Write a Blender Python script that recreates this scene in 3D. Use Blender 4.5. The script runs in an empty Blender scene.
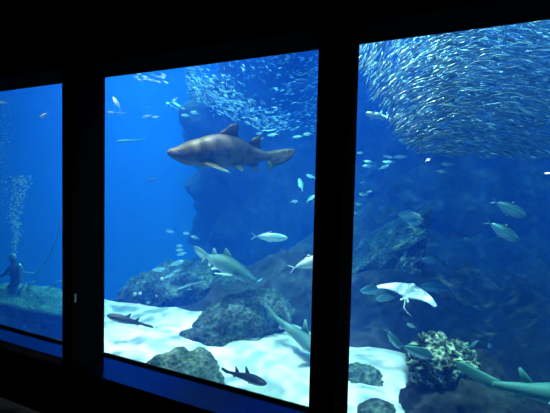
import bpy, bmesh, math, random
from mathutils import Vector, Matrix, noise
C = bpy.context.scene.collection
sc = bpy.context.scene
V = Vector
PI = math.pi
R = math.radians

# ---------------------------------------------------------------- camera
W_, H_, F_ = 550, 413, 400.0
CX, CY = 275.0, 206.5
_L = V((-857.0, -38.5, 400.0)).normalized()
_D = V((-200.0, 8608.0, 400.0)); _D = (_D - _D.dot(_L) * _L).normalized()
XC, ZC = -_L, -_D
YC = ZC.cross(XC)
def c2w(v):
    return V((v.dot(XC), v.dot(YC), v.dot(ZC)))
EYE = V((0.0, -2.6, 1.6))
cam_d = bpy.data.cameras.new('camera'); cam = bpy.data.objects.new('camera', cam_d); C.objects.link(cam)
cam_d.sensor_width = 36; cam_d.lens = 36 * F_ / W_; cam_d.clip_start = 0.05; cam_d.clip_end = 200
_r, _u, _b = c2w(V((1, 0, 0))), c2w(V((0, -1, 0))), c2w(V((0, 0, -1)))
cam.matrix_world = Matrix(((_r.x, _u.x, _b.x, EYE.x), (_r.y, _u.y, _b.y, EYE.y), (_r.z, _u.z, _b.z, EYE.z), (0, 0, 0, 1)))
sc.camera = cam
def at(px, py, d):
    """the place seen at this point of the view, d metres ahead"""
    return EYE + d * c2w(V(((px - CX) / F_, (py - CY) / F_, 1)))
def at_y(px, py, y):
    r = c2w(V(((px - CX) / F_, (py - CY) / F_, 1)))
    return EYE + r * ((y - EYE.y) / r.y)

# ---------------------------------------------------------------- render look
sc.view_settings.view_transform = 'Standard'; sc.view_settings.look = 'None'
sc.view_settings.gamma = 1; sc.view_settings.use_curve_mapping = False
sc.view_settings.exposure = 0.0
sc.cycles.use_denoising = True
sc.cycles.max_bounces = 8; sc.cycles.volume_bounces = 2
sc.cycles.transparent_max_bounces = 12
sc.cycles.glossy_bounces = 4; sc.cycles.diffuse_bounces = 3

w = bpy.data.worlds.new('world'); sc.world = w; w.use_nodes = True
w.node_tree.nodes['Background'].inputs[0].default_value = (0.01, 0.012, 0.02, 1)
w.node_tree.nodes['Background'].inputs[1].default_value = 0.05

# ---------------------------------------------------------------- unseen lamps high in the tank, some added to brighten fish and haze
def area(loc, sx, sy, power, col, aim=None):
    d = bpy.data.lights.new('unseen_tank_light', 'AREA'); d.shape = 'RECTANGLE'; d.size = sx; d.size_y = sy
    d.energy = power; d.color = col; d.spread = R(110)
    o = bpy.data.objects.new('unseen_tank_light', d); C.objects.link(o); o.location = loc
    if aim is not None: o.rotation_euler = (V(aim) - V(loc)).to_track_quat('-Z', 'Y').to_euler()
    return o
def caustic_spot(loc, aim, power, col, angle=70, scale=9.0, seed=0.0, radius=0.05, lo=0.25, hi=3.2):
    """an unseen spotlight with a caustic ripple pattern put into its emission"""
    d = bpy.data.lights.new('unseen_rippled_spot', 'SPOT'); d.energy = power; d.color = col
    d.spot_size = R(angle); d.spot_blend = 0.6; d.shadow_soft_size = radius
    d.use_nodes = True; nt = d.node_tree; N = nt.nodes; Lk = nt.links
    em = [n for n in N if n.type == 'EMISSION'][0]
    tc = N.new('ShaderNodeTexCoord'); mp = N.new('ShaderNodeMapping'); mp.inputs['Location'].default_value = (seed, seed * 0.7, seed * 1.3)
    nz = N.new('ShaderNodeTexNoise'); nz.inputs['Scale'].default_value = scale * 0.6
    mx = N.new('ShaderNodeMix'); mx.data_type = 'VECTOR'; mx.inputs[0].default_value = 0.16
    vo = N.new('ShaderNodeTexVoronoi'); vo.feature = 'DISTANCE_TO_EDGE'; vo.inputs['Scale'].default_value = scale
    mr = N.new('ShaderNodeMapRange'); mr.inputs[1].default_value = 0.0; mr.inputs[2].default_value = 0.22
    mr.inputs[3].default_value = hi; mr.inputs[4].default_value = lo; mr.interpolation_type = 'SMOOTHSTEP'
    Lk.new(tc.outputs['Normal'], mp.inputs[0]); Lk.new(mp.outputs[0], nz.inputs['Vector'])
    Lk.new(mp.outputs[0], mx.inputs['A']); Lk.new(nz.outputs['Color'], mx.inputs['B'])
    Lk.new(mx.outputs['Result'], vo.inputs['Vector']); Lk.new(vo.outputs['Distance'], mr.inputs[0])
    Lk.new(mr.outputs[0], em.inputs['Strength'])
    o = bpy.data.objects.new('unseen_rippled_spot', d); C.objects.link(o); o.location = loc
    o.rotation_euler = (V(aim) - V(loc)).to_track_quat('-Z', 'Y').to_euler()
    return o
TOP = 7.6
area((-13.5, 12, TOP), 8, 8, 2200, (0.6, 1.0, 0.95))
area((-21, 9, TOP), 8, 6, 700, (0.4, 0.9, 1.0))
caustic_spot((-5.5, 6.0, TOP), at(240, 110, 11), 1700, (0.95, 0.98, 1.0), 60, 12, 4.0, 0.05, 0.5, 2.0)  # added spot that brightens the swarm
area((-5, 5.0, TOP), 8, 4, 90, (0.55, 0.85, 1.0))
caustic_spot((-4.6, 1.6, TOP), at(205, 380, 6.0), 3300, (1.0, 0.66, 0.90), 42, 16, 0.0, 0.05, 0.12, 2.8)
caustic_spot((-7.5, 2.4, TOP), at(110, 330, 7.6), 3300, (1.0, 0.66, 0.90), 40, 16, 3.0, 0.05, 0.15, 2.8)
caustic_spot((-1.2, 2.4, TOP), at(375, 395, 6.0), 1800, (1.0, 0.66, 0.90), 22, 22, 7.0)
caustic_spot((0.2, 2.6, TOP), at(465, 80, 7.0), 4800, (0.95, 0.98, 1.0), 75, 9, 5.0, 0.05, 0.6, 2.2)
area((-2.0, 10.0, TOP), 14, 7, 700, (0.15, 0.5, 1.0))  # unseen blue fill, set to colour the haze at the right
area((0.6, 1.6, TOP), 3, 1.5, 400, (0.7, 0.95, 1.0))  # added fill for the fish and shark at the right front
caustic_spot((-5.0, 2.2, TOP), at(215, 150, 7), 1000, (1.0, 0.78, 0.42), 40, 18, 8.0)  # unseen spot on the big shark, tinted warm to keep it brown
caustic_spot((-6.8, 1.0, TOP), at(140, 95, 8), 1500, (1.0, 0.95, 0.9), 55, 14, 2.0, 0.05, 0.5, 2.0)  # added spot for the pale fish at the upper left

# ---------------------------------------------------------------- materials
MATS = {}
def new_mat(name):
    m = bpy.data.materials.new(name); m.use_nodes = True; MATS[name] = m
    return m, m.node_tree.nodes, m.node_tree.links, m.node_tree.nodes['Principled BSDF']
def plain(name, col, rough=0.6, metal=0.0, bump=0.0, bscale=40, spec=0.5):
    m, N, Lk, B = new_mat(name)
    tc = N.new('ShaderNodeTexCoord'); nz = N.new('ShaderNodeTexNoise'); nz.inputs['Scale'].default_value = bscale; nz.inputs['Detail'].default_value = 4
    Lk.new(tc.outputs['Object'], nz.inputs['Vector'])
    mx = N.new('ShaderNodeMix'); mx.data_type = 'RGBA'
    mx.inputs['A'].default_value = (*[c * 0.8 for c in col], 1); mx.inputs['B'].default_value = (*[min(1, c * 1.2) for c in col], 1)
    Lk.new(nz.outputs['Fac'], mx.inputs['Factor']); Lk.new(mx.outputs['Result'], B.inputs['Base Color'])
    B.inputs['Roughness'].default_value = rough; B.inputs['Metallic'].default_value = metal; B.inputs['Specular IOR Level'].default_value = spec
    if bump:
        b = N.new('ShaderNodeBump'); b.inputs['Strength'].default_value = bump; b.inputs['Distance'].default_value = 0.02
        Lk.new(nz.outputs['Fac'], b.inputs['Height']); Lk.new(b.outputs[0], B.inputs['Normal'])
    return m
def ramp_node(N, stops):
    r = N.new('ShaderNodeValToRGB'); e = r.color_ramp.elements
    while len(e) < len(stops): e.new(0.5)
    for i, (p, c) in enumerate(stops): e[i].position = p; e[i].color = (*c, 1)
    return r
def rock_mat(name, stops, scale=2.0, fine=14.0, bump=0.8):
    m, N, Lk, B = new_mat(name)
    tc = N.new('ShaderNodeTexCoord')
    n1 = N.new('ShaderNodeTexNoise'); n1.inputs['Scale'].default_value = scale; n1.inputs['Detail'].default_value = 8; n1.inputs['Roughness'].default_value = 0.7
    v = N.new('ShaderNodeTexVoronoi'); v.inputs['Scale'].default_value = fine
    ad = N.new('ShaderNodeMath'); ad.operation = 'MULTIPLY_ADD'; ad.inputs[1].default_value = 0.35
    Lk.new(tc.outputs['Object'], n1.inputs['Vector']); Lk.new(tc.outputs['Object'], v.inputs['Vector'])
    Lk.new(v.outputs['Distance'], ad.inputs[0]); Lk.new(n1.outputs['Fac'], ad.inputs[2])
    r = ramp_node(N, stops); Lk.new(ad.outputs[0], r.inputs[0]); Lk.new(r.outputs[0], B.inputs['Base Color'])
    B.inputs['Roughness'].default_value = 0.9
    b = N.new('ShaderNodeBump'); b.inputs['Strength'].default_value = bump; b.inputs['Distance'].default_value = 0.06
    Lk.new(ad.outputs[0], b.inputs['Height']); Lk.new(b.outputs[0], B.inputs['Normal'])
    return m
def fish_mat(name, back, flank, belly, z0=-0.06, z1=0.08, spot=None, spot_scale=14, rough=0.35, metal=0.0, spot_lo=0.55, spot_hi=0.62):
    m, N, Lk, B = new_mat(name)
    tc = N.new('ShaderNodeTexCoord'); sp = N.new('ShaderNodeSeparateXYZ'); mr = N.new('ShaderNodeMapRange')
    mr.inputs[1].default_value = z0; mr.inputs[2].default_value = z1
    Lk.new(tc.outputs['Object'], sp.inputs[0]); Lk.new(sp.outputs['Z'], mr.inputs[0])
    r = ramp_node(N, [(0.0, belly), (0.35, belly), (0.5, flank), (0.68, flank), (0.85, back)])
    Lk.new(mr.outputs[0], r.inputs[0]); out = r.outputs[0]
    if spot:
        nz = N.new('ShaderNodeTexNoise'); nz.inputs['Scale'].default_value = spot_scale; nz.inputs['Detail'].default_value = 3
        Lk.new(tc.outputs['Object'], nz.inputs['Vector'])
        m2 = N.new('ShaderNodeMapRange'); m2.inputs[1].default_value = spot_lo; m2.inputs[2].default_value = spot_hi
        Lk.new(nz.outputs['Fac'], m2.inputs[0])
        mu = N.new('ShaderNodeMath'); mu.operation = 'MULTIPLY'
        m3 = N.new('ShaderNodeMapRange'); m3.inputs[1].default_value = 0.35; m3.inputs[2].default_value = 0.6
        Lk.new(mr.outputs[0], m3.inputs[0]); Lk.new(m2.outputs[0], mu.inputs[0]); Lk.new(m3.outputs[0], mu.inputs[1])
        mx = N.new('ShaderNodeMix'); mx.data_type = 'RGBA'; mx.inputs['B'].default_value = (*spot, 1)
        Lk.new(mu.outputs[0], mx.inputs['Factor']); Lk.new(out, mx.inputs['A']); out = mx.outputs['Result']
    Lk.new(out, B.inputs['Base Color']); B.inputs['Roughness'].default_value = rough; B.inputs['Metallic'].default_value = metal
    return m

black_paint = plain('black_paint', (0.004, 0.004, 0.005), 0.8, spec=0.0)
dark_frame = plain('dark_frame', (0.006, 0.006, 0.007), 0.6)
jamb_paint = plain('jamb_paint', (0.004, 0.004, 0.0045), 0.8, spec=0.0)
carpet = plain('dark_carpet', (0.01, 0.01, 0.012), 0.95, bump=0.4, bscale=200)
sill_gloss = plain('sill_blue_reflection', (0.010, 0.035, 0.15), 0.2, metal=1.0)  # blue of the mirrored water is put into the metal colour
plate_white = plain('plate_white', (0.3, 0.31, 0.33), 0.5)
rock_light = rock_mat('algae_rock', [(0.3, (0.015, 0.03, 0.028)), (0.55, (0.07, 0.12, 0.10)), (0.75, (0.17, 0.25, 0.20)), (0.95, (0.42, 0.52, 0.42))], 3.4, 18, 1.6)
rock_mid = rock_mat('tank_rock', [(0.3, (0.008, 0.014, 0.016)), (0.6, (0.018, 0.038, 0.04)), (0.80, (0.07, 0.14, 0.13)), (1.0, (0.25, 0.36, 0.30))], 2.6, 14, 1.6)
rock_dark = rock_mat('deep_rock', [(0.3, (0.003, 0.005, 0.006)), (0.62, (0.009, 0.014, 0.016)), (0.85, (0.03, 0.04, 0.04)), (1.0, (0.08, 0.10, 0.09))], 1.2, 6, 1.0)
coral_crust = rock_mat('coral_crust', [(0.42, (0.004, 0.009, 0.012)), (0.64, (0.02, 0.04, 0.034)), (0.72, (0.16, 0.25, 0.18)), (0.86, (0.7, 0.78, 0.58))], 6.0, 20, 1.0)
blue_wall = plain('tank_wall_paint', (0.03, 0.11, 0.2), 0.8)

# sand
m, N, Lk, B = new_mat('pale_sand'); sand = m
tc = N.new('ShaderNodeTexCoord')
n1 = N.new('ShaderNodeTexNoise'); n1.inputs['Scale'].default_value = 0.9; n1.inputs['Detail'].default_value = 6
n2 = N.new('ShaderNodeTexNoise'); n2.inputs['Scale'].default_value = 60; n2.inputs['Detail'].default_value = 3
for n in (n1, n2): Lk.new(tc.outputs['Object'], n.inputs['Vector'])
r = ramp_node(N, [(0.3, (0.50, 0.50, 0.52)), (0.7, (0.80, 0.78, 0.82))]); Lk.new(n1.outputs['Fac'], r.inputs[0]); Lk.new(r.outputs[0], B.inputs['Base Color'])
b = N.new('ShaderNodeBump'); b.inputs['Strength'].default_value = 0.5; b.inputs['Distance'].default_value = 0.02
Lk.new(n2.outputs['Fac'], b.inputs['Height']); Lk.new(b.outputs[0], B.inputs['Normal']); B.inputs['Roughness'].default_value = 0.95

# acrylic pane: clear with a mirror-like surface reflection
m = bpy.data.materials.new('acrylic'); m.use_nodes = True; N = m.node_tree.nodes; Lk = m.node_tree.links; acrylic = m
N.remove(N['Principled BSDF']); out = N['Material Output']
tr = N.new('ShaderNodeBsdfTransparent'); tr.inputs[0].default_value = (0.985, 0.995, 1, 1)
gl = N.new('ShaderNodeBsdfGlossy'); gl.inputs['Roughness'].default_value = 0.0
fr = N.new('ShaderNodeFresnel'); fr.inputs[0].default_value = 1.35
ge = N.new('ShaderNodeNewGeometry'); sb_ = N.new('ShaderNodeMath'); sb_.operation = 'SUBTRACT'; sb_.inputs[0].default_value = 1.0
mu = N.new('ShaderNodeMath'); mu.operation = 'MULTIPLY'
Lk.new(ge.outputs['Backfacing'], sb_.inputs[1]); Lk.new(sb_.outputs[0], mu.inputs[0]); Lk.new(fr.outputs[0], mu.inputs[1])
mx = N.new('ShaderNodeMixShader'); Lk.new(mu.outputs[0], mx.inputs[0]); Lk.new(tr.outputs[0], mx.inputs[1]); Lk.new(gl.outputs[0], mx.inputs[2])
Lk.new(mx.outputs[0], out.inputs['Surface'])

# water: blue scattering, strong absorption of red
m = bpy.data.materials.new('sea_water'); m.use_nodes = True; N = m.node_tree.nodes; Lk = m.node_tree.links; water = m
N.remove(N['Principled BSDF']); out = N['Material Output']
ab = N.new('ShaderNodeVolumeAbsorption'); ab.inputs['Color'].default_value = (0.0, 0.79, 0.95, 1); ab.inputs['Density'].default_value = 0.11
ss = N.new('ShaderNodeVolumeScatter'); ss.inputs['Color'].default_value = (0.02, 0.17, 0.95, 1); ss.inputs['Density'].default_value = 0.066; ss.inputs['Anisotropy'].default_value = 0.0
ad = N.new('ShaderNodeAddShader'); Lk.new(ab.outputs[0], ad.inputs[0]); Lk.new(ss.outputs[0], ad.inputs[1]); Lk.new(ad.outputs[0], out.inputs['Volume'])

# ---------------------------------------------------------------- builders
def obj(name, bm, m, parent=None, smooth=True):
    me = bpy.data.meshes.new(name); bmesh.ops.recalc_face_normals(bm, faces=bm.faces[:]); bm.to_mesh(me); bm.free()
    if m is not None: me.materials.append(m)
    if smooth:
        for p in me.polygons: p.use_smooth = True
    o = bpy.data.objects.new(name, me); C.objects.link(o)
    if parent: o.parent = parent
    return o
def tag(o, label, cat, group=None, kind=None):
    o['label'] = label; o['category'] = cat
    if group: o['group'] = group
    if kind: o['kind'] = kind
    return o
def box(bm, x0, x1, y0, y1, z0, z1):
    vs = [bm.verts.new((x, y, z)) for z in (z0, z1) for x, y in ((x0, y0), (x1, y0), (x1, y1), (x0, y1))]
    for f in ((3, 2, 1, 0), (4, 5, 6, 7), (0, 1, 5, 4), (1, 2, 6, 5), (2, 3, 7, 6), (3, 0, 4, 7)): bm.faces.new([vs[i] for i in f])
def boxes(name, lst, m, parent=None, kind='structure', bevel=0.0):
    bm = bmesh.new()
    for b in lst: box(bm, *b)
    if bevel: bmesh.ops.bevel(bm, geom=bm.edges[:], offset=bevel, segments=2, affect='EDGES')
    o = obj(name, bm, m, parent, False)
    if kind and parent is None: o['kind'] = kind
    return o

# ---------------------------------------------------------------- the viewing room
T = 0.33                                   # depth of the window recess
ZB = at_y(104, 355, 0).z; ZT = at_y(105, 77, 0).z
RX0, RX1, RY0 = -7.5, 4.5, -7.0
CEIL = 4.2; FL = -0.35
cols = [(-5.28, -5.16), (-3.02, -2.90), (-0.80, -0.64), (1.50, 1.62)]       # left and right side of each upright
boxes('floor', [(RX0, RX1, RY0, -T, FL - 0.1, FL)], carpet)
boxes('ceiling', [(RX0, RX1, RY0, 0, CEIL, CEIL + 0.1)], black_paint)
boxes('wall_left', [(RX0 - 0.1, RX0, RY0, 0, FL, CEIL)], black_paint)
boxes('wall_right', [(RX1, RX1 + 0.1, RY0, 0, FL, CEIL)], black_paint)
boxes('wall_back', [(RX0, RX1, RY0 - 0.1, RY0, FL, CEIL)], black_paint)
boxes('wall_front', [(RX0, RX1, -T, 0.0, FL - 0.1, ZB), (RX0, RX1, -T, 0.0, ZT, CEIL),
                     (RX0, cols[0][0], -T, 0.0, ZB, ZT), (cols[-1][1], RX1, -T, 0.0, ZB, ZT)], black_paint)
for i, (x0, x1) in enumerate(cols):
    boxes('trim_%d' % (i + 1), [(x0, x1, -T, 0.0, ZB, ZT)], jamb_paint)
for i in range(3):
    a, b_ = cols[i][1], cols[i + 1][0]
    ma, mb = (cols[i][0] + cols[i][1]) / 2 + 0.002, (cols[i + 1][0] + cols[i + 1][1]) / 2 - 0.002
    wn = boxes('window_%d' % (i + 1), [(ma, mb, 0.0, 0.07, ZB - 0.2, ZT + 0.1)], acrylic)
    fr_ = boxes('window_frame', [(a, b_, -0.012, -0.001, ZB, ZB + 0.03), (a, b_, -0.012, -0.001, ZT - 0.008, ZT)], dark_frame, wn)
    front = -T + (0.10 if i == 0 else 0.0)
    sl = boxes('window_sill', [(a, b_, front, -0.012, ZB, ZB + 0.008)], sill_gloss, wn)
p = at(75, 298, 1); r_ = p - EYE; xx = cols[1][1]; pt = EYE + r_ * (xx / r_.x)
pl = boxes('wall_plate', [(xx + 0.001, xx + 0.006, pt.y - 0.008, pt.y + 0.008, pt.z - 0.035, pt.z + 0.035)], plate_white, None, None)
tag(pl, 'small pale plate on the side of the dark upright left of the middle window', 'plate')

# ---------------------------------------------------------------- the tank
TX0, TX1, TY1 = -32.0, 14.0, 22.0
bm = bmesh.new(); box(bm, TX0, TX1, 0.071, TY1, -7, 8.5); wv = obj('sea_water', bm, water, None, False)
tag(wv, 'clear blue sea water filling the whole tank', 'water', kind='stuff')
boxes('wall_tank_front', [(TX0, TX1, 0.0, 0.07, ZT + 0.1, 8.5), (TX0, TX1, 0.0, 0.07, -3, ZB - 0.2), (TX0, RX0, 0.0, 0.07, ZB - 0.2, ZT + 0.1)], blue_wall)
boxes('wall_tank_back', [(TX0, TX1, TY1 - 0.3, TY1, -7, 8.5)], blue_wall)
boxes('wall_tank_left', [(TX0, TX0 + 0.3, 0.1, TY1, -7, 8.5)], blue_wall)
boxes('wall_tank_right', [(TX1 - 0.3, TX1, 0.1, TY1, -7, 8.5)], blue_wall)
def sand_z(x, y):
    z = -1.25 + 0.035 * y
    z += 0.16 * noise.noise(V((x * 0.45, y * 0.45, 1.3))) + 0.05 * noise.noise(V((x * 1.6, y * 1.6, 5)))
    z -= 3.0 * max(0.0, min(1.0, (x + 0.125 * (y + 2.6) - 0.12) / 0.8))        # and at another one on the right
    z -= 3.2 * max(0.0, min(1.0, (-x - 1.22 * (y + 2.6) - 0.25) / 1.2))        # the sand ends at a drop on the far left
    z += 0.018 * math.sin(9 * (0.5 * x + y) + 3 * noise.noise(V((x * 0.7, y * 0.7, 9))))
    return z
bm = bmesh.new(); nx, ny = 330, 200; grid = []
for j in range(ny + 1):
    y = 0.08 + 4.25 * (j / ny)
    grid.append([bm.verts.new((x, y, sand_z(x, y))) for x in (-14 + 17 * i / nx for i in range(nx + 1))])
for j in range(ny):
    for i in range(nx): bm.faces.new((grid[j][i], grid[j][i + 1], grid[j + 1][i + 1], grid[j + 1][i]))
sb = obj('floor_sand', bm, sand); sb['kind'] = 'structure'

def rock_mesh(name, rad, seed, sub=5, amp=0.22, freq=1.1, ridge=0.12, detail=0.05, lean=(0, 0)):
    bm = bmesh.new(); bmesh.ops.create_icosphere(bm, subdivisions=sub, radius=1.0)
    s = V((seed * 7.3, seed * 3.1, seed * 5.7)); mr = max(rad)
    for v in bm.verts:
        n = v.co.normalized(); q = V((n.x * rad[0], n.y * rad[1], n.z * rad[2]))
        w_ = q / mr * freq
        d = amp * noise.fractal(w_ * 1.3 + s, 0.9, 2.1, 3)
        d += ridge * (1 - 2 * abs(noise.noise(w_ * 3.1 + s * 2))) + ridge * 0.5 * (1 - 2 * abs(noise.noise(w_ * 6.7 + s)))
        d += detail * noise.fractal(w_ * 12 + s, 0.8, 2.0, 3)
        q = q * (1 + d)
        q.x += lean[0] * q.z; q.y += lean[1] * q.z
        v.co = q
    return bm
def rock(name, label, px, py, d, wpx, hpx, depth, m, seed, cat='rock', group=None, kind=None, roll=0, **kw):
    """roll leans the rock in the view, clockwise, degrees"""
    rad = (wpx / 2 / F_ * d, depth / 2, hpx / 2 / F_ * d)
    o = obj(name, rock_mesh(name, rad, seed, **kw), m)
    yaw = math.atan2(c2w(V((1, 0, 0))).y, c2w(V((1, 0, 0))).x)
    o.location = at(px, py, d)
    o.rotation_euler = (Matrix.Rotation(yaw, 3, 'Z') @ Matrix.Rotation(R(roll), 3, 'Y')).to_euler()
    return tag(o, label, cat, group, kind)

# the rocky slope behind the sand
def slope_z(x, y):
    t = max(0.0, y - 4.0)
    right = 1 / (1 + math.exp(-(x + 7.2 - 0.2 * t) * 0.9))
    far = 1 / (1 + math.exp((x + 1.0) * 1.3))          # the slope falls away again on the far right
    z = -1.7 + t * (-0.95 * (1 - right) + 0.38 * right * (0.25 + 0.75 * far))
    q = V((x * 0.35, y * 0.35, 4.4))
    z += (0.5 + 0.5 * right) * min(1, t * 0.6) * (0.9 * noise.noise(q) + 0.55 * (1 - 2 * abs(noise.noise(q * 2.3))) + 0.22 * (1 - 2 * abs(noise.noise(q * 5.1))) + 0.1 * noise.noise(q * 12))
    z += 0.35 * right
    return z
bm = bmesh.new(); nx, ny = 300, 150; grid = []
for j in range(ny + 1):
    y = 3.9 + 17 * (j / ny) ** 1.5
    grid.append([bm.verts.new((x, y + 0.35 * noise.noise(V((x * 0.8, y, 2))), slope_z(x, y))) for x in (-31 + 44 * i / nx for i in range(nx + 1))])
for j in range(ny):
    for i in range(nx): bm.faces.new((grid[j][i], grid[j][i + 1], grid[j + 1][i + 1], grid[j + 1][i]))
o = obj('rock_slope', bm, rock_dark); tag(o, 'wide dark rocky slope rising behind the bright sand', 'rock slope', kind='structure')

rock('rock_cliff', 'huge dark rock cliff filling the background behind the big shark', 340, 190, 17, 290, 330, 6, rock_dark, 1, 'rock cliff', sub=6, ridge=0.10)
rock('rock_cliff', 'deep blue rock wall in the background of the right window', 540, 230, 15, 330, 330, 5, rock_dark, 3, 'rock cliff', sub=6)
rock('rock_ledge', 'layered rock ledge dotted with pale urchins left of the big boulder', 178, 295, 10.2, 110, 52, 1.8, rock_mid, 4, 'rock', roll=-14, ridge=0.2)
rock('rock_ridge', 'upper slanting rock ridge at the left of the right window, above the white ray', 376, 258, 9.4, 120, 30, 1.6, rock_mid, 6, 'rock', roll=-42, ridge=0.2)
rock('rock_ridge', 'middle slanting rock ridge behind the left wing of the white ray', 372, 292, 8.9, 120, 30, 1.4, rock_mid, 5, 'rock', roll=-46, ridge=0.2)
rock('rock_ridge', 'lower slanting rock ridge just above the bright sand of the right window', 366, 326, 8.4, 110, 30, 1.2, rock_mid, 17, 'rock', roll=-44, ridge=0.2)
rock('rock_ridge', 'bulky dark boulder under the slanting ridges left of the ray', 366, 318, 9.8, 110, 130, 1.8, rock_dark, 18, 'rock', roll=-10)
# near rocks
rock('boulder', 'large brown and grey boulder on the sand in the middle window', 240, 324, 7.6, 98, 58, 1.3, rock_mid, 7, ridge=0.07, amp=0.14, detail=0.06, roll=-20)
rock('boulder', 'flat dark slab of rock at the foot of the large boulder', 228, 337, 7.2, 76, 20, 0.8, rock_mid, 23, ridge=0.1)
rock('boulder', 'round pale green boulder close behind the middle pane', 184, 384, 5.6, 78, 68, 0.9, rock_light, 8, ridge=0.05)
rock('boulder', 'rounded dark boulder on the bright sand right of the middle upright', 360, 383, 5.9, 48, 30, 0.5, rock_mid, 9)
rock('boulder', 'small broken rock at the bottom edge of the right window', 376, 412, 5.0, 32, 18, 0.3, rock_mid, 10)
rock('boulder', 'tiny dark stone on the sand beside the middle upright', 297, 349, 6.8, 10, 6, 0.12, rock_dark, 11, sub=3)
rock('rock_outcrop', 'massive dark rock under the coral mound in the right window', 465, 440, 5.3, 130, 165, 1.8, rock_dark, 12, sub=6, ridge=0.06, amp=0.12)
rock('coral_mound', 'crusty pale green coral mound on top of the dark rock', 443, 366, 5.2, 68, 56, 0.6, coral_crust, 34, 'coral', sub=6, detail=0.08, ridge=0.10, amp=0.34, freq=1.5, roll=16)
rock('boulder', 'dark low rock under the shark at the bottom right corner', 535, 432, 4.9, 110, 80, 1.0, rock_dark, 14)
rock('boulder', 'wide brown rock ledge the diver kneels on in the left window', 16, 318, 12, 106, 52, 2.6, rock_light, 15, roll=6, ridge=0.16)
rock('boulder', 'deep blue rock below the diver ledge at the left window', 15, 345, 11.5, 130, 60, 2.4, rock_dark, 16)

# ---------------------------------------------------------------- creature builders
def loft(bm, secs, n=14, pw=1.0):
    """secs: (x, z_top, z_bottom, half_width) from the nose to the tail root"""
    rings = []
    for x, zt, zb, hw in secs:
        zc = (zt + zb) / 2; h = (zt - zb) / 2; ring = []
        for i in range(n):
            a = 2 * PI * i / n; ca, sa = math.cos(a), math.sin(a)
            ring.append(bm.verts.new((x, hw * math.copysign(abs(ca) ** pw, ca), zc + h * sa)))
        rings.append(ring)
    for a, b in zip(rings, rings[1:]):
        for i in range(n): bm.faces.new((a[i], a[(i + 1) % n], b[(i + 1) % n], b[i]))
    bm.faces.new(rings[0]); bm.faces.new(rings[-1][::-1])
def smooth_secs(secs, m=4):
    out = []
    for i in range(len(secs) - 1):
        p0, p1, p2, p3 = secs[max(0, i - 1)], secs[i], secs[i + 1], secs[min(len(secs) - 1, i + 2)]
        for k in range(m):
            t = k / m
            out.append(tuple(0.5 * (2 * b + (c - a) * t + (2 * a - 5 * b + 4 * c - d) * t * t + (3 * b - a - 3 * c + d) * t ** 3) for a, b, c, d in zip(p0, p1, p2, p3)))
    out.append(tuple(secs[-1])); return out
def fin(bm, secs, nrm, k=5):
    """secs: (leading edge, trailing edge, half thickness) from the root to the tip"""
    nrm = V(nrm).normalized(); rings = []
    for le, te, th in secs:
        le, te = V(le), V(te); ring = []
        for i in range(k + 1):
            t = i / k; ring.append(bm.verts.new(le.lerp(te, t) + nrm * th * math.sin(PI * min(1, t * 0.9 + 0.08)) ))
        for i in range(k - 1, 0, -1):
            t = i / k; ring.append(bm.verts.new(le.lerp(te, t) - nrm * th * math.sin(PI * min(1, t * 0.9 + 0.08)) ))
        rings.append(ring)
    n = len(rings[0])
    for a, b in zip(rings, rings[1:]):
        for i in range(n): bm.faces.new((a[i], a[(i + 1) % n], b[(i + 1) % n], b[i]))
    bm.faces.new(rings[0]); bm.faces.new(rings[-1][::-1])
def swim(bm, amp, wave=1.0, ph=0.0):
    for v in bm.verts:
        t = 0.5 - v.co.x
        v.co.y += amp * (t ** 1.6) * math.sin(2 * PI * wave * t + ph)
def flip(secs): return [((le[0], -le[1], le[2]), (te[0], -te[1], te[2]), th) for le, te, th in secs]
def ball(bm, c, r, n=8, sc_=(1, 1, 1)):
    bmesh.ops.create_uvsphere(bm, u_segments=n, v_segments=max(4, n // 2 + 1), radius=r,
                              matrix=Matrix.Translation(V(c)) @ Matrix.Diagonal((*sc_, 1)))
def pose(o, nose, tail, roll=0.0, mirror_up=None):
    """stretch-free placing: the nose and tail tip at these two places"""
    f = (nose - tail); ln = f.length; x = f.normalized()
    up = V((0, 0, 1)) if mirror_up is None else mirror_up
    y = up.cross(x).normalized(); z = x.cross(y)
    M = Matrix((x, y, z)).transposed() @ Matrix.Rotation(R(roll), 3, 'X')
    o.matrix_world = Matrix.Translation((nose + tail) / 2) @ M.to_4x4() @ Matrix.Scale(ln, 4)
def copy_tree(o):
    c = o.copy(); C.objects.link(c)
    for ch in list(o.children):
        k = ch.copy(); C.objects.link(k); k.parent = c
    return c

eye_black = plain('eye_black', (0.004, 0.004, 0.005), 0.15)
gill_dark = plain('gill_dark', (0.02, 0.025, 0.025), 0.7)
mouth_dark = plain('mouth_dark', (0.01, 0.014, 0.016), 0.7)

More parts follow.
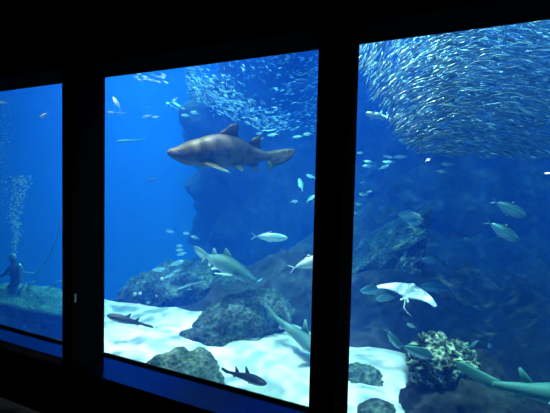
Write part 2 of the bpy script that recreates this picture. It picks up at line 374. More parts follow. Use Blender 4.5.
# ---- sand tiger shark (unit length, nose at x = +0.5)
tiger_skin = fish_mat('tiger_skin', (0.05, 0.036, 0.012), (0.10, 0.076, 0.026), (0.12, 0.22, 0.18), -0.29, 0.13, spot=(0.018, 0.013, 0.008), spot_scale=26, rough=0.55)
def tiger_bm(bend=0.05, slim=1.0):
    bm = bmesh.new()
    S = [(0.0, 0.008, -0.014, 0.014), (0.025, 0.024, -0.04, 0.036), (0.08, 0.044, -0.072, 0.056), (0.14, 0.076, -0.096, 0.076), (0.22, 0.10, -0.105, 0.09),
         (0.33, 0.132, -0.118, 0.10), (0.45, 0.135, -0.118, 0.098), (0.56, 0.10, -0.105, 0.082), (0.65, 0.05, -0.092, 0.056), (0.72, 0.018, -0.075, 0.034), (0.77, 0.005, -0.06, 0.022), (0.82, 0.0, -0.05, 0.012)]
    loft(bm, smooth_secs([(0.5 - t, a, b, w_) for t, a, b, w_ in S]), 20)
    X = lambda t: 0.5 - t
    fin(bm, [((X(.36), 0, .12), (X(.54), 0, .09), .014), ((X(.42), 0, .17), (X(.53), 0, .145), .009), ((X(.47), 0, .205), (X(.535), 0, .185), .005), ((X(.51), 0, .222), (X(.535), 0, .212), .002)], (0, 1, 0))
    fin(bm, [((X(.59), 0, .06), (X(.71), 0, .02), .010), ((X(.65), 0, .105), (X(.71), 0, .075), .006), ((X(.695), 0, .135), (X(.725), 0, .12), .002)], (0, 1, 0))
    fin(bm, [((X(.60), 0, -.09), (X(.69), 0, -.07), .009), ((X(.63), 0, -.125), (X(.69), 0, -.115), .006), ((X(.66), 0, -.155), (X(.69), 0, -.15), .002)], (0, 1, 0))
    # tail: long upper lobe, short lower lobe
    fin(bm, [((X(.74), 0, .005), (X(.77), 0, -.07), .014), ((X(.80), 0, .010), (X(.83), 0, -.115), .010), ((X(.87), 0, .022), (X(.89), 0, -.10), .007), ((X(.94), 0, .032), (X(.955), 0, -.065), .004), ((X(1.0), 0, .022), (X(.995), 0, -.005), .002)], (0, 1, 0))
    fin(bm, [((X(.755), 0, -.05), (X(.83), 0, -.06), .009), ((X(.775), 0, -.11), (X(.82), 0, -.10), .005), ((X(.80), 0, -.155), (X(.815), 0, -.15), .002)], (0, 1, 0))
    pec = [((X(.21), .06, -.06), (X(.34), .07, -.075), .014), ((X(.27), .12, -.09), (X(.37), .12, -.10), .009), ((X(.35), .18, -.12), (X(.42), .17, -.125), .005), ((X(.42), .215, -.14), (X(.44), .21, -.143), .002)]
    fin(bm, pec, (0, .3, 1)); fin(bm, flip(pec), (0, -.3, 1))
    pel = [((X(.46), .05, -.09), (X(.55), .045, -.085), .010), ((X(.50), .085, -.12), (X(.56), .08, -.12), .006), ((X(.53), .105, -.14), (X(.56), .10, -.14), .002)]
    fin(bm, pel, (0, .4, 1)); fin(bm, flip(pel), (0, -.4, 1))
    for v in bm.verts: v.co.z *= slim; v.co.y *= slim
    swim(bm, bend, 0.9); return bm
def shark_parts(o, ex, ey, ez, gx, gy, gz, gh, mx_, mz, er=0.008):
    for s_ in (1, -1):
        bm = bmesh.new(); ball(bm, (ex, ey * s_, ez), er, 10, (1, .5, 1)); obj('eye', bm, eye_black, o)
        bm = bmesh.new()
        for k in range(5):
            x = gx - k * 0.013
            fin(bm, [((x, gy * s_ * (1 + .03 * k), gz + gh), (x - .003, gy * s_ * (1 + .03 * k), gz + gh), .002), ((x - .006, (gy + .006) * s_ * (1 + .03 * k), gz), (x - .010, (gy + .006) * s_ * (1 + .03 * k), gz), .003), ((x, gy * s_ * (1 + .03 * k), gz - gh), (x - .003, gy * s_ * (1 + .03 * k), gz - gh), .002)], (0, 1, 0), 3)
        obj('gill_slits', bm, gill_dark, o)
    bm = bmesh.new()
    pts = [(mx_ - .055, .055, mz + .018), (mx_ - .02, .045, mz + .008), (mx_, .02, mz), (mx_ + .004, 0, mz - .002), (mx_, -.02, mz), (mx_ - .02, -.045, mz + .008), (mx_ - .055, -.055, mz + .018)]
    loft_pts(bm, pts, .004); obj('mouth', bm, mouth_dark, o)
def loft_pts(bm, pts, r, n=6, rs=None):
    """a tube through points"""
    pts = [V(p) for p in pts]; rings = []
    for i, p in enumerate(pts):
        d = (pts[min(i + 1, len(pts) - 1)] - pts[max(i - 1, 0)]).normalized()
        a = d.orthogonal().normalized() if abs(d.z) > .95 else d.cross(V((0, 0, 1))).normalized()
        b = d.cross(a); rr = rs[i] if rs else r
        rings.append([bm.verts.new(p + rr * (a * math.cos(2 * PI * k / n) + b * math.sin(2 * PI * k / n))) for k in range(n)])
    for a, b in zip(rings, rings[1:]):
        for i in range(n): bm.faces.new((a[i], a[(i + 1) % n], b[(i + 1) % n], b[i]))
    bm.faces.new(rings[0]); bm.faces.new(rings[-1][::-1])

big = obj('sand_tiger_shark', tiger_bm(0.05), tiger_skin)
shark_parts(big, .5 - .085, .048, .004, .5 - .20, .088, -.02, .055, .5 - .085, -.062, .012)
pose(big, at(167, 152, 6.7), at(296, 152.5, 7.3), roll=-6)
tag(big, 'large brown mottled shark cruising in the upper part of the middle window', 'shark')
teal_skin = fish_mat('grey_shark_skin', (0.05, 0.13, 0.13), (0.09, 0.21, 0.21), (0.45, 0.62, 0.6), -0.17, 0.13, rough=0.5)
# ---- slender shark
def slender_bm(bend=0.05, lift=0.0, fat=1.0):
    bm = bmesh.new(); X = lambda t: 0.5 - t
    S = [(0.0, .008, -.008, .016), (.02, .02, -.02, .034), (.07, .034, -.036, .05), (.14, .046, -.045, .056), (.24, .056, -.05, .056), (.34, .056, -.05, .05), (.45, .048, -.04, .04), (.56, .036, -.03, .03), (.66, .028, -.02, .02), (.74, .022, -.012, .013), (.80, .018, -.006, .008)]
    loft(bm, smooth_secs([(X(t), a * fat, b * fat, w_ * fat) for t, a, b, w_ in S]), 16)
    fin(bm, [((X(.34), 0, .045), (X(.46), 0, .035), .008), ((X(.41), 0, .12), (X(.465), 0, .10), .005), ((X(.455), 0, .165), (X(.475), 0, .155), .002)], (0, 1, 0))
    fin(bm, [((X(.55), 0, .03), (X(.65), 0, .02), .007), ((X(.61), 0, .09), (X(.655), 0, .075), .004), ((X(.65), 0, .13), (X(.665), 0, .122), .002)], (0, 1, 0))
    fin(bm, [((X(.60), 0, -.02), (X(.68), 0, -.01), .006), ((X(.65), 0, -.055), (X(.68), 0, -.05), .002)], (0, 1, 0))
    L = lift
    fin(bm, [((X(.72), 0, .026), (X(.74), 0, -.012), .008), ((X(.80), 0, .03 + L * .3), (X(.82), 0, -.03 + L * .15), .006), ((X(.88), 0, .036 + L * .6), (X(.895), 0, -.018 + L * .45), .004), ((X(.96), 0, .042 + L * .9), (X(.965), 0, -.01 + L * .75), .003), ((X(1.0), 0, .03 + L), (X(1.0), 0, -.0 + L), .002)], (0, 1, 0))
    pec = [((X(.16), .04, -.02), (X(.25), .045, -.03), .008), ((X(.20), .10, -.032), (X(.28), .09, -.038), .005), ((X(.25), .15, -.042), (X(.285), .14, -.046), .002)]
    fin(bm, pec, (0, 0, 1)); fin(bm, flip(pec), (0, 0, 1))
    pel = [((X(.44), .03, -.02), (X(.51), .03, -.025), .006), ((X(.49), .065, -.035), (X(.52), .06, -.038), .002)]
    fin(bm, pel, (0, 0, 1)); fin(bm, flip(pel), (0, 0, 1))
    swim(bm, bend, 1.0); return bm
bright_skin = fish_mat('lit_teal_shark_skin', (0.08, 0.28, 0.27), (0.12, 0.34, 0.33), (0.4, 0.62, 0.6), -0.16, 0.13, rough=0.5)  # lighter copy of the teal shark skin, lamplight put into its colour
pale_skin = fish_mat('pale_shark_skin', (0.4, 0.6, 0.6), (0.7, 0.8, 0.8), (0.9, 0.95, 0.95), -0.16, 0.08, rough=0.5)
leo_skin = fish_mat('leopard_skin', (0.012, 0.016, 0.02), (0.02, 0.026, 0.03), (0.12, 0.14, 0.15), -0.08, 0.05, spot=(0.004, 0.005, 0.006), spot_scale=16, rough=0.6)
def slender(name, label, m, nose, tail, bend=.05, lift=0.0, roll=0, fat=1.0, group=None):
    o = obj(name, slender_bm(bend, lift, fat), m)
    shark_parts(o, .5 - .06, .044 * fat, .01, .5 - .13, .054 * fat, 0.0, .022, .5 - .03, -.024, .006)
    pose(o, nose, tail, roll); return tag(o, label, 'shark', group)
sec = obj('grey_shark', tiger_bm(-0.12, 0.8), teal_skin)
shark_parts(sec, .5 - .085, .048, .004, .5 - .20, .088, -.02, .045, .5 - .085, -.058)
pose(sec, at(257, 281, 7.3), at(190, 246, 8.0), roll=-14)
tag(sec, 'pale teal shark heading down right in the centre of the middle window', 'shark')
slender('leopard_shark', 'small dark shark swimming left over the sand at the left of the middle window', leo_skin, at(107, 315, 6.9), at(153, 328, 7.0), .08, 0, 8, fat=1.6)
slender('leopard_shark', 'small dark shark heading right low over the sand beside the pale boulder', leo_skin, at(266, 384, 5.2), at(221.5, 369, 5.7), .08, 0, -14, fat=1.4)
slender('reef_shark', 'slender teal shark with a long raised tail at the bottom right corner', bright_skin, at(650, 412, 3.7), at(455, 378, 4.1), .03, .07, -8, 1.5)
slender('reef_shark', 'teal shark partly hidden by the middle upright, its tail trailing up left', teal_skin, at(335, 366, 5.9), at(262, 306, 7.2), .05, .02, -20, 1.3)
slender('reef_shark', 'pale shark gliding left beside the edge of the silver school', pale_skin, at(366, 113, 6.8), at(401, 122, 7.2), .05, .02, 15, 1.2)
slender('reef_shark', 'faint hazy shark high in the blue at the left of the middle window', teal_skin, at(116, 142, 15.5), at(146, 140, 16), .05, .03, 0, 1.1)
slender('reef_shark', 'faint slim shark below the pale teal shark', teal_skin, at(177, 290, 9.2), at(222, 277, 9.6), .05, .03, 0, 1.0)

# ---- eagle ray
ray_skin = fish_mat('ray_skin', (0.75, 0.78, 0.78), (0.85, 0.87, 0.87), (0.9, 0.93, 0.93), -0.05, 0.05, rough=0.5)
bm = bmesh.new()
sp = []
for k in range(-12, 13):
    t = k / 12; a = abs(t)
    le = 0.17 - 0.06 * a - 0.26 * a ** 2.4; te = -0.17 + 0.14 * a ** 0.8 - 0.20 * a ** 3
    if a > .99: te = le - .012
    sp.append(((le, t * .5, .06 * a ** 2 * 1.2), (te, t * .5, .06 * a ** 2 * 1.2), .042 * (1 - a) ** 1.1 + .005))
fin(bm, sp, (0, 0, 1), 8)
loft(bm, smooth_secs([(.20, .01, -.01, .02), (.17, .035, -.028, .05), (.12, .05, -.035, .065), (0, .052, -.038, .07), (-.12, .03, -.025, .045), (-.2, .012, -.01, .015)]), 14)
pf = [((-.14, .03, 0), (-.2, .025, 0), .01), ((-.2, .075, 0), (-.245, .06, 0), .003)]
fin(bm, pf, (0, 0, 1)); fin(bm, flip(pf), (0, 0, 1))
loft_pts(bm, [(-.18, 0, 0), (-.35, -.04, 0), (-.42, -.12, .01), (-.48, -.22, .02)], .008, 6, [.010, .006, .003, .001])
er = obj('eagle_ray', bm, ray_skin)
for s_ in (1, -1):
    bm = bmesh.new(); ball(bm, (.19, .05 * s_, .012), .009, 8); obj('eye', bm, eye_black, er)
bm = bmesh.new(); loft_pts(bm, [(.185, .028, -.028), (.188, 0, -.030), (.185, -.028, -.028)], .004); obj('mouth', bm, mouth_dark, er)
pa, pb = at(378, 287, 6.1), at(438, 307, 5.6)            # the two wing tips
yv = (pa - pb).normalized(); ctr = (pa + pb) / 2
fw = c2w(V((-.25, -.5, .80))); fw = (fw - fw.dot(yv) * yv).normalized(); zv = fw.cross(yv)
er.matrix_world = Matrix.Translation(ctr + fw * .10) @ Matrix((fw, yv, zv)).transposed().to_4x4() @ Matrix.Scale((pa - pb).length, 4)
tag(er, 'white bellied ray with spread wings gliding above the coral mound', 'ray')

# ---- jacks and other single fish
silver_skin = fish_mat('silver_skin', (0.08, 0.25, 0.32), (0.26, 0.58, 0.66), (0.6, 0.9, 0.95), -0.15, 0.15, rough=0.3, metal=0.1)  # cyan cast of the water is put into the silver colours
grey_fish_skin = fish_mat('grey_fish_skin', (0.03, 0.12, 0.16), (0.08, 0.28, 0.34), (0.4, 0.66, 0.7), -0.15, 0.15, rough=0.35, metal=0.2)
white_fish_skin = fish_mat('white_fish_skin', (0.5, 0.55, 0.55), (0.85, 0.88, 0.88), (0.95, 0.95, 0.95), -0.15, 0.15, rough=0.4)
def fish_bm(deep=.15, wide=.06, fork=.13, bend=0.03, nr=12, m=3, fins=True):
    bm = bmesh.new(); d = deep
    S = [(.5, .005, -.008, .004), (.47, .25 * d, -.25 * d, .4 * wide), (.40, .6 * d, -.6 * d, .8 * wide), (.28, .92 * d, -.92 * d, wide), (.12, d, -d, wide), (-.06, .78 * d, -.8 * d, .8 * wide), (-.22, .42 * d, -.44 * d, .45 * wide), (-.33, .14 * d, -.15 * d, .16 * wide), (-.385, .10 * d, -.11 * d, .1 * wide)]
    loft(bm, smooth_secs(S, m) if m > 1 else S, nr)
    for s_ in (1, -1):
        fin(bm, [((-.35, 0, .0), (-.395, 0, 0), .010), ((-.42, 0, s_ * fork * .55), (-.43, 0, s_ * fork * .35), .005), ((-.5, 0, s_ * fork), (-.5, 0, s_ * fork * .93), .002)], (0, 1, 0), 4 if fins else 2)
        if fins:
            fin(bm, [((.10, 0, s_ * d * .93), (.02, 0, s_ * d * .9), .008), ((.03, 0, s_ * d * 1.42), (-.01, 0, s_ * d * 1.2), .003)], (0, 1, 0), 4)
            fin(bm, [((.02, 0, s_ * d * .85), (-.30, 0, s_ * d * .16), .006), ((.0, 0, s_ * d * 1.18), (-.31, 0, s_ * d * .30), .002)], (0, 1, 0), 4)
            fin(bm, [((.24, s_ * wide * .9, -.1 * d), (.20, s_ * wide * .95, -.35 * d), .005), ((.08, s_ * wide * 1.3, -.55 * d), (.06, s_ * wide * 1.3, -.62 * d), .002)], (0, 1, 0), 4)
    swim(bm, bend, .8); return bm
protos = {}
def fish(name, label, kind, nose, tail, roll=0, group=None, cat='fish'):
    if kind not in protos:
        d, w_, fk, m, bd = KINDS[kind]
        o = obj(name, fish_bm(d, w_, fk, bd), m)
        for s_ in (1, -1):
            bm = bmesh.new(); ball(bm, (.425, w_ * .72 * s_, .12 * d + .005), .014, 8, (1, .6, 1)); obj('eye', bm, eye_black, o)
        protos[kind] = o
    else:
        o = copy_tree(protos[kind]); o.name = name
    pose(o, nose, tail, roll); return tag(o, label, cat, group)
KINDS = {'jack': (.17, .06, .15, silver_skin, .03), 'trevally': (.145, .06, .15, grey_fish_skin, .03), 'mullet': (.115, .055, .10, silver_skin, .04),
         'oval': (.155, .07, .10, grey_fish_skin, .02), 'white': (.13, .055, .10, white_fish_skin, .04)}
def F(kind, x0, y0, x1, y1, d, label, name='jack_fish', roll=0, dd=0.15, group=None):
    ln = math.hypot(x1 - x0, y1 - y0) / F_ * d
    return fish(name, label, kind, at(x0, y0, d), at(x1, y1, d + dd * ln), roll, group)
F('mullet', 288, 238, 251, 236, 6.5, 'silver fish with a forked tail facing right beside the middle upright', 'mullet')
F('white', 330, 256, 289, 269, 5.5, 'bright pale fish half hidden by the middle upright', 'mullet')
F('jack', 398.5, 215, 421, 214, 7.5, 'silver jack facing left, upper one of the close pair in the right window')
F('jack', 407, 222.5, 424.5, 223, 7.3, 'silver jack facing left, lower one of the close pair in the right window')
F('trevally', 421, 260, 450, 262, 8.0, 'faint blue fish facing left below the close pair of jacks', 'trevally', dd=.1)
F('oval', 527, 217, 491, 200, 5.0, 'upper one of the two dark backed fish heading right near the right edge', 'trevally')
F('oval', 519, 241, 485, 220.5, 4.9, 'lower one of the two dark backed fish heading right near the right edge', 'trevally')
F('trevally', 421, 286, 456, 289, 7.0, 'teal fish facing left just behind the right wing of the white ray', 'trevally')
F('trevally', 360, 291, 392, 287, 7.2, 'teal fish facing left behind the left wing of the white ray', 'trevally')
F('jack', 376, 299, 399, 298, 7.6, 'small teal fish under the left wing of the white ray')
F('jack', 391, 316, 379, 303, 7.6, 'small teal fish diving below the white ray')
F('oval', 434, 357.5, 398, 344, 4.5, 'teal leaf shaped fish facing right in front of the dark rock', 'trevally')
F('oval', 401, 349, 385, 328, 4.7, 'teal fish pointing down right above the small boulder', 'trevally')
F('jack', 489, 343, 494, 360, 6.5, 'pale small fish hanging upright right of the coral mound')
F('white', 39, 119, 49, 112, 6.5, 'small white fish near the top right of the left window', 'small_fish')
F('white', -4, 102, 8, 103, 6.5, 'small white fish at the left edge of the left window', 'small_fish')
F('white', 178, 97, 171, 103, 9.5, 'white fish beside the head of the far diver', 'small_fish')
for (x0, y0, x1, y1, d, lb) in [
    (166, 231, 175, 232, 9, 'leftmost of the three small fish above the teal shark tail'), (183, 233, 191, 234, 9, 'middle one of the three small fish above the teal shark tail'),
    (191, 236, 200, 239, 9, 'rightmost of the three small fish above the teal shark tail'), (176, 246, 184, 245.5, 9, 'top of three tiny fish left of the teal shark tail'),
    (175.5, 250, 184, 249.5, 9, 'middle of three tiny fish left of the teal shark tail'), (177, 255, 187, 252.5, 9, 'bottom of three tiny fish left of the teal shark tail'),
    (152, 270, 169, 269, 9, 'blunt pale fish above the rock ledge, left one of the pair'), (184, 261, 168, 266, 9, 'pale fish above the rock ledge, right one of the pair'),
    (173, 272, 184, 268.5, 9, 'thin fish just under the pale pair above the ledge'), (164, 278, 175, 273.5, 9, 'lowest thin fish nearest to the rock ledge'),
    (299, 178, 303, 192, 9, 'little fish hanging upright near the right edge of the middle window'), (306, 175, 316, 178, 8, 'small fish just above the upright hanging one by the middle upright'),
    (315, 195, 306, 202, 8, 'round fish cut off by the left side of the middle upright'), (298, 201, 290, 202, 9, 'round fish right of the shark belly, close to the middle upright'),
    (107, 112, 117, 113, 9, 'small fish under the bright white fish at the top left corner of the middle window'), (115, 113.5, 127, 112.5, 9, 'slim pale fish right under the bright one in the top left corner'),
    (142, 117.5, 152, 115, 9, 'left one of two pale fish side by side left of the far diver'), (151.5, 117.5, 160, 116.5, 9, 'right one of two pale fish side by side left of the far diver'),
    (143, 107, 150, 106.5, 11, 'thin pale fish above the two side by side fish'), (180, 108, 186, 109, 11, 'small fish just right of the far diver'), (181, 115, 190, 116, 10, 'dark fish low right of the far diver'),
    (190, 112, 200, 114, 10, 'pale fish between the diver and the silver swarm'), (146, 180, 158, 178, 12, 'faint fish alone in the blue below the brown shark snout'),
    (249, 118, 258, 121, 8, 'bigger pale fish within the lower edge of the swarm'), (278, 108, 271, 107, 8, 'round pale fish in the dark gap of the swarm'),
    (267, 135.5, 279, 134, 8, 'pale fish just right of the first back fin of the brown shark, middle of three'), (256, 134, 263, 132.5, 8, 'pale fish above the brown shark back, top of three'),
    (256, 140.5, 264, 137.5, 8, 'pale fish above the brown shark back, bottom of three'), (292, 137.5, 304, 136, 8, 'left one of two pale fish below the right end of the swarm'), (303, 134.5, 313, 133.5, 8, 'right one of two pale fish below the right end of the swarm'),
    (362, 166, 376, 166, 8, 'lowest left fish of the loose group left under the silver school'), (363, 161, 376, 163, 8, 'upper left fish of the loose group left under the silver school'),
    (382, 162, 396, 162, 8, 'middle fish of the loose group left under the silver school'), (389, 165, 378, 169.5, 8, 'fish tilted down in the middle of the loose group'),
    (383, 156, 395, 158, 8, 'top fish of the loose group left under the silver school'), (394, 157, 408, 156.5, 8, 'right end fish of the loose group left under the silver school'),
    (357, 153, 364, 152.5, 9, 'small fish at the left edge of the right window above the loose group'),
    (398, 140, 412, 141, 7.5, 'pale fish at the lower left rim of the silver school'), (400, 128, 411, 131, 7.5, 'pale fish at the left rim of the school, above the lower one'),
    (436, 171, 447, 172, 7.5, 'dark teal fish below the bottom rim of the silver school'), (441, 164, 455, 164.5, 7.5, 'teal fish just under the bottom rim of the silver school'),
    (360, 183, 366, 181, 8, 'small fish high in the column of fish beside the middle upright'), (358.5, 194, 368, 194.5, 8, 'fish second from top in the column beside the middle upright'),
    (372, 191, 366, 192, 8, 'tiny round fish touching the second fish beside the middle upright'), (355, 204, 363, 204.5, 8, 'fish third from top in the column beside the middle upright'),
    (353, 213, 364, 213, 8, 'lowest fish of the column beside the middle upright'), (440, 260, 449, 262, 10, 'faint tail flicking fish in the open dark blue'),
    (257, 282, 279, 276, 9, 'faint thin fish ahead of the pale teal shark snout'), (470, 347, 479, 340, 5.2, 'small pale curled fish at the right flank of the coral mound'),
    (407, 324, 417, 328, 5.3, 'pale coral twig shaped as a small fish at the top left of the mound')]:  # the last entry is a coral twig built from the fish mesh
    F('mullet' if abs(x1 - x0) > 10 else 'white' if d < 9.5 and y0 < 120 else 'jack', x0, y0, x1, y1, d, lb, 'small_fish')
F('white', 113, 97, 121, 111, 8.5, 'bright white fish at the top left corner of the middle window', 'small_fish')

# ---- small group top left of the middle window
rnd = random.Random(5)
for k in range(16):
    x = 137 + 32 * rnd.random(); y = 74 + 9 * rnd.random() + (x - 137) * .05
    F('white', x, y, x - 5 - 2 * rnd.random(), y - 3 * rnd.random(), 9 + rnd.random(), 'small pale fish in the little group at the top left of the middle window', 'small_fish', group='little group of pale fish')

# ---- the two schools
sardine_skin = fish_mat('sardine_skin', (0.01, 0.03, 0.045), (0.18, 0.38, 0.46), (0.8, 0.92, 0.95), -0.15, 0.055, rough=0.3, metal=0.15)
def small_fish_mesh(deep, wide, m, bend, nr=6):
    bm = fish_bm(deep, wide, .085, bend, nr, 1, False); me = bpy.data.meshes.new('school_fish')
    bmesh.ops.recalc_face_normals(bm, faces=bm.faces[:]); bm.to_mesh(me); bm.free(); me.materials.append(m)
    for p in me.polygons: p.use_smooth = True
    return me
def attr_copy(m):
    c = m.copy(); c.name = m.name + '_deep'; nt = c.node_tree
    at_n = nt.nodes.new('ShaderNodeAttribute'); at_n.attribute_name = 'body_z'
    mr = [n for n in nt.nodes if n.type == 'MAP_RANGE'][0]
    for l in list(nt.links):
        if l.to_node == mr and l.to_socket == mr.inputs[0]: nt.links.remove(l)
    nt.links.new(at_n.outputs['Fac'], mr.inputs[0]); return c
def school(name, pts, ln, individuals, label, group, stuff_label, cat, m, deep=.078, stuff_m=None):
    """pts: (place, heading, roll)"""
    pts = sorted(pts, key=lambda q: (q[0] - EYE).length)
    metas = [small_fish_mesh(deep, .05, m, b_) for b_ in (-.10, -.03, .05, .12)]
    src = [([v.co.copy() for v in me.vertices], [tuple(p.vertices) for p in me.polygons]) for me in metas]; VS, FS = [], []
    for i, (p, h, rl) in enumerate(pts):
        h = h.normalized(); y = V((0, 0, 1)).cross(h).normalized(); z = h.cross(y)
        M = Matrix.Translation(p) @ (Matrix((h, y, z)).transposed() @ Matrix.Rotation(rl, 3, 'X')).to_4x4() @ Matrix.Scale(ln * (.85 + .3 * ((i * 37) % 100) / 100), 4)
        me = metas[i % 4]
        if i < individuals:
            o = bpy.data.objects.new(name, me); C.objects.link(o); o.matrix_world = M; tag(o, label, cat, group)
        else:
            n0 = len(VS); vv, ff = src[i % 4]
            VS += [tuple(M @ c) for c in vv]; FS += [tuple(k + n0 for k in f) for f in ff]
    if len(pts) > individuals:
        me = bpy.data.meshes.new(name + '_school'); me.from_pydata(VS, [], FS)
        for p in me.polygons: p.use_smooth = True
        at_ = me.attributes.new('body_z', 'FLOAT', 'POINT')
        vals = []
        for i in range(individuals, len(pts)): vals += [c.z for c in src[i % 4][0]]
        at_.data.foreach_set('value', vals)
        o = bpy.data.objects.new(name + '_school', me); C.objects.link(o)
        me.materials.clear(); me.materials.append(stuff_m)
        tag(o, stuff_label, cat, group, 'stuff')
def heading(ang, dz):
    return c2w(V((math.cos(ang), -math.sin(ang), dz)))
rnd = random.Random(11)
def lerp_tab(tab, x):
    for (a, u), (b, v_) in zip(tab, tab[1:]):
        if x <= b: return u + (v_ - u) * max(0, (x - a) / (b - a))
    return tab[-1][1]
low = [(355, 55), (365, 82), (372, 100), (385, 112), (395, 135), (405, 148), (425, 155), (470, 158), (550, 160), (640, 165)]
angt = [(355, 60), (375, 58), (395, 48), (420, 30), (450, 12), (480, -3), (520, -9), (640, -12)]
pts = []
while len(pts) < 7500:
    x = rnd.uniform(352, 625); y = rnd.uniform(-20, 168)
    lim = lerp_tab(low, x)
    if y > lim - abs(rnd.gauss(0, 4)): continue
    if x > 560 and rnd.random() < .5: continue
    if x < 395 and rnd.random() < .35: continue
    d = 5.4 + 3.6 * rnd.random()
    if x > 430 and y < 115: d -= .7
    a = R(lerp_tab(angt, x + 12 * noise.noise(V((x * .03, y * .03, 0)))) - (y - 80) * .08 + rnd.gauss(0, 9) + 12 * noise.noise(V((x * .05, y * .05, 3))))
    p = at(x, y, d)
    if p.y < .6: continue
    pts.append((p, heading(a, rnd.gauss(.1, .18)), rnd.gauss(0, .3)))
school('sardine', pts, .215, 300, 'slim silver fish in the dense school at the top of the right window', 'dense silver school in the right window',
       'hundreds of silver fish deeper in the school at the top of the right window', 'fish', sardine_skin, .078, attr_copy(sardine_skin))
low2 = [(185, 92), (200, 108), (215, 118), (240, 124), (262, 133), (290, 138), (330, 139)]
pts = []
while len(pts) < 1000:
    x = rnd.uniform(186, 335); y = rnd.uniform(48, 142)
    lim = lerp_tab(low2, x)
    if y > lim - abs(rnd.gauss(0, 5)): continue
    # a slanting band is densest, a darker gap right of the middle
    band = math.exp(-((y - (78 + (x - 190) * .62)) / 15) ** 2) * (1 if x < 285 else .6)
    gap = 1 - .85 * math.exp(-((x - 262) / 22) ** 2 - ((y - 88) / 18) ** 2)
    if rnd.random() > (.28 + .72 * band) * gap: continue
    d = 9.0 + 4.5 * rnd.random() + (1.5 if band < .3 else 0); p = at(x, y, d)
    a = R(-30 + rnd.gauss(0, 25) if x < 270 else 12 + rnd.gauss(0, 14))
    pts.append((p, heading(a, rnd.gauss(.1, .4)), rnd.gauss(0, .5)))
school('silver_sprat', pts, .16, 300, 'tiny silver fish in the loose swarm above the brown shark', 'loose swarm in the middle window',
       'hundreds of tiny silver fish deeper in the swarm above the brown shark', 'fish', silver_skin, .12, attr_copy(silver_skin))

# ---------------------------------------------------------------- divers
suit = plain('wetsuit_black', (0.02, 0.03, 0.06), 0.7)
pale_gear = plain('pale_gear', (0.7, 0.74, 0.74), 0.4)
skin_m = plain('face_skin', (0.5, 0.35, 0.28), 0.6)
tank_m = plain('tank_grey', (0.45, 0.5, 0.5), 0.3, 0.5)
def skin_body(name, verts, edges, m, parent=None, sub=1):
    me = bpy.data.meshes.new(name); me.from_pydata([v[0] for v in verts], edges, []); o = bpy.data.objects.new(name, me); C.objects.link(o)
    me.materials.append(m)
    o.modifiers.new('skin', 'SKIN'); o.modifiers.new('sub', 'SUBSURF').levels = sub; o.modifiers['sub'].render_levels = sub
    sk = me.skin_vertices[0].data
    for i, v in enumerate(verts):
        sk[i].radius = (v[1], v[1]); sk[i].use_root = (i == 0)
    if parent: o.parent = parent
    return o
def diver(label, legs, arms, fins_):
    vs = [((0, 0, 0), .15), ((0, 0, .2), .13), ((.03, 0, .42), .16), ((.05, 0, .53), .07), ((.06, 0, .62), .075), ((.075, 0, .72), .10), ((.075, 0, .80), .075)]
    es = [(0, 1), (1, 2), (2, 3), (3, 4), (4, 5), (5, 6)]
    for s_ in (1, -1):
        n = len(vs); hip, knee, ankle, toe = [V((p[0], p[1] * s_, p[2])) for p in legs]
        vs += [(hip, .10), (knee, .075), (hip.lerp(knee, .5), .09), (ankle, .05), (toe, .04)]
        es += [(0, n), (n, n + 2), (n + 2, n + 1), (n + 1, n + 3), (n + 3, n + 4)]
        n = len(vs); sh, el, wr, hd = [V((p[0], p[1] * s_, p[2])) for p in arms]
        vs += [(sh, .07), (el, .05), (wr, .038), (hd, .035)]
        es += [(2, n), (n, n + 1), (n + 1, n + 2), (n + 2, n + 3)]
        for k in range(5):           # fingers
            n2 = len(vs); dr = (hd - wr).normalized(); side = dr.orthogonal().normalized()
            off = side * (k - 2) * .016
            vs += [(hd + dr * .03 + off, .009), (hd + dr * (.075 if k else .05) + off * 1.3, .008)]
            es += [(n + 3, n2), (n2, n2 + 1)]
    o = skin_body('diver', vs, es, suit)
    bm = bmesh.new(); ball(bm, (.155, 0, .735), .062, 12, (.5, 1, .8)); obj('mask', bm, pale_gear, o)
    bm = bmesh.new(); ball(bm, (.06, 0, .76), .118, 14, (1, .9, 1.1)); obj('hood', bm, pale_gear, o)
    bm = bmesh.new(); loft_pts(bm, [(-.2, 0, -.08), (-.2, 0, -.05), (-.19, 0, .40), (-.19, 0, .47), (-.18, 0, .52)], .09, 14, [.05, .09, .09, .05, .025]); obj('air_tank', bm, tank_m, o)
    bm = bmesh.new(); loft_pts(bm, [(-.17, 0, .53), (-.08, .14, .62), (.08, .15, .66), (.17, .04, .66)], .016, 8); obj('air_hose', bm, suit, o)
    for s_ in (1, -1):
        a, b = V((fins_[0][0], fins_[0][1] * s_, fins_[0][2])), V((fins_[1][0], fins_[1][1] * s_, fins_[1][2])); yy = V((0, 1, 0))
        bm = bmesh.new(); fin(bm, [(a - yy * .05, a + yy * .05, .03), (a.lerp(b, .4) - yy * .07, a.lerp(b, .4) + yy * .07, .015), (b - yy * .11, b + yy * .11, .006)], (b - a).cross(yy))
        obj('swim_fin', bm, pale_gear, o)
    return tag(o, label, 'person')
kneel = diver('person in dark diving suit with pale hood kneeling on the rock in the left window',
      [(0, .1, -.08), (.32, .14, -.42), (-.14, .15, -.47), (-.24, .15, -.42)],
      [(.03, .2, .42), (.18, .26, .2), (.42, .2, .14), (.47, .2, .12)], [(-.24, .15, -.40), (-.52, .17, -.12)])
left_dir = -XC
def stand(o, p, face, s_=1.0, tilt=0):
    f = V((face.x, face.y, 0)).normalized(); y = V((0, 0, 1)).cross(f)
    o.matrix_world = Matrix.Translation(p) @ Matrix((f, y, V((0, 0, 1)))).transposed().to_4x4() @ Matrix.Rotation(R(tilt), 4, 'Y') @ Matrix.Scale(s_, 4)
camr = c2w(V((1, 0, 0)))
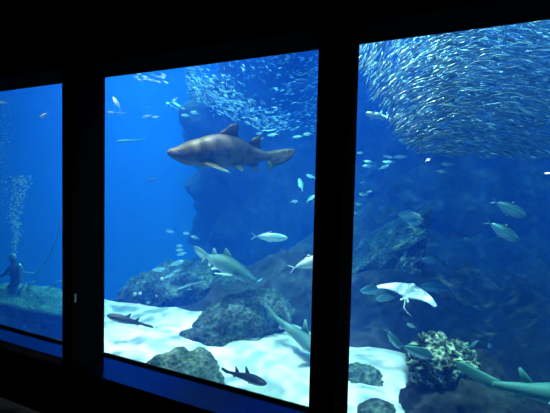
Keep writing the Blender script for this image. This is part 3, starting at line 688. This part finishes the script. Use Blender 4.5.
stand(kneel, at(16, 279, 12), -camr * .6 - YC * .8, .88, 5)
hover = diver('person in dark diving suit swimming high at the left of the middle window',
      [(0, .1, -.1), (.12, .12, -.5), (-.05, .12, -.88), (.0, .12, -.98)],
      [(.03, .2, .42), (.1, .3, .2), (.28, .26, .08), (.33, .25, .06)], [(0, .12, -.98), (-.05, .13, -1.42)])
stand(hover, at(178, 110, 20), -camr * .35 - YC * .9, .85, 58)
bm = bmesh.new(); rnd = random.Random(3)
for k in range(420):
    t = rnd.random() ** .8; x = 13 + 6 * t + rnd.gauss(0, 1.5 + 4.0 * t) + 2 * math.sin(t * 9); y = 253 - 78 * t
    ball(bm, at(x, y, 12 + rnd.gauss(0, .25)), rnd.uniform(.008, .032) * (1 + .3 * t), 6, (1, 1, .7))
bubble_m = plain('bubble', (0.8, 0.9, 0.95), 0.1)
tag(obj('air_bubbles', bm, bubble_m), 'stream of silvery air bubbles rising above the kneeling diver', 'bubbles', kind='stuff')
bm = bmesh.new()
for k in range(380):
    x = rnd.gauss(7, 5); y = rnd.uniform(85, 215)
    ball(bm, at(x - .04 * (y - 85), y, 15 + rnd.gauss(0, .3)), rnd.uniform(.006, .016), 5)
tag(obj('air_bubbles', bm, bubble_m), 'faint fine bubble cloud at the left edge of the left window', 'bubbles', kind='stuff')
bm = bmesh.new()
loft_pts(bm, [at(x, y, d) for x, y, d in [(64, 205, 11), (60, 222, 11), (56, 240, 11.3), (49, 256, 11.6), (42, 267, 11.8), (34, 273, 12), (24, 272, 12), (17, 268, 12)]], .014, 8)
tag(obj('air_line', bm, pale_gear), 'thin pale air line curving down to the kneeling diver', 'hose')
bm = bmesh.new()
loft_pts(bm, [at(x, y, d) for x, y, d in [(66, 281, 11.6), (58, 281, 11.6), (51, 286, 11.6), (46, 292, 11.7)]], .014, 8)
tag(obj('air_line', bm, pale_gear), 'short pale hose end lying over the right of the diver rock', 'hose')

# urchins on the ledge
urchin_m = plain('urchin_pale', (0.75, 0.8, 0.8), 0.8)
for i, (x, y, nm) in enumerate([(135, 294, 'far left'), (157, 295.5, 'near the centre'), (155.5, 308.5, 'lowest right'), (139, 305, 'low left'), (148, 303, 'between the two low ones'), (162, 279, 'topmost'), (140, 293.5, 'next to the far left one')]):
    bm = bmesh.new(); bmesh.ops.create_icosphere(bm, subdivisions=3, radius=.036)
    for v in bm.verts: v.co *= 1 + .35 * abs(noise.noise(v.co * 60 + V((i, 0, 0))))
    o = obj('sea_urchin', bm, urchin_m); o.location = at(x, y, 9.2)
    tag(o, 'pale round sea urchin on the left ledge, %s' % nm, 'sea urchin', 'pale urchins on the ledge')

# ---------------------------------------------------------------- two small lamps on the wall behind the viewer, mirrored in the right pane
lamp_m = bpy.data.materials.new('lamp_glow'); lamp_m.use_nodes = True; N = lamp_m.node_tree.nodes
em = N.new('ShaderNodeEmission'); em.inputs[0].default_value = (.9, 1, .8, 1); em.inputs[1].default_value = 60
lamp_m.node_tree.links.new(em.outputs[0], N['Material Output'].inputs['Surface'])
for x, y, nm in ((428, 159.5, 'left'), (547, 173, 'right')):
    q = at_y(x, y, 0); r_ = q - EYE; k = (q.y - (RY0 + .06)) / r_.y
    p = q + V((r_.x, -r_.y, r_.z)) * k
    bm = bmesh.new(); box(bm, p.x - .085, p.x + .085, RY0 + .001, RY0 + .05, p.z - .055, p.z + .055)
    bmesh.ops.bevel(bm, geom=bm.edges[:], offset=.008, segments=2, affect='EDGES'); o = obj('wall_lamp', bm, dark_frame, None, False)
    bm = bmesh.new(); box(bm, p.x - .045, p.x + .045, RY0 + .05, RY0 + .06, p.z - .025, p.z + .025); obj('lamp_panel', bm, lamp_m, o, False)
    tag(o, 'small lit wall lamp mirrored as the %s white speck in the right pane' % nm, 'lamp')
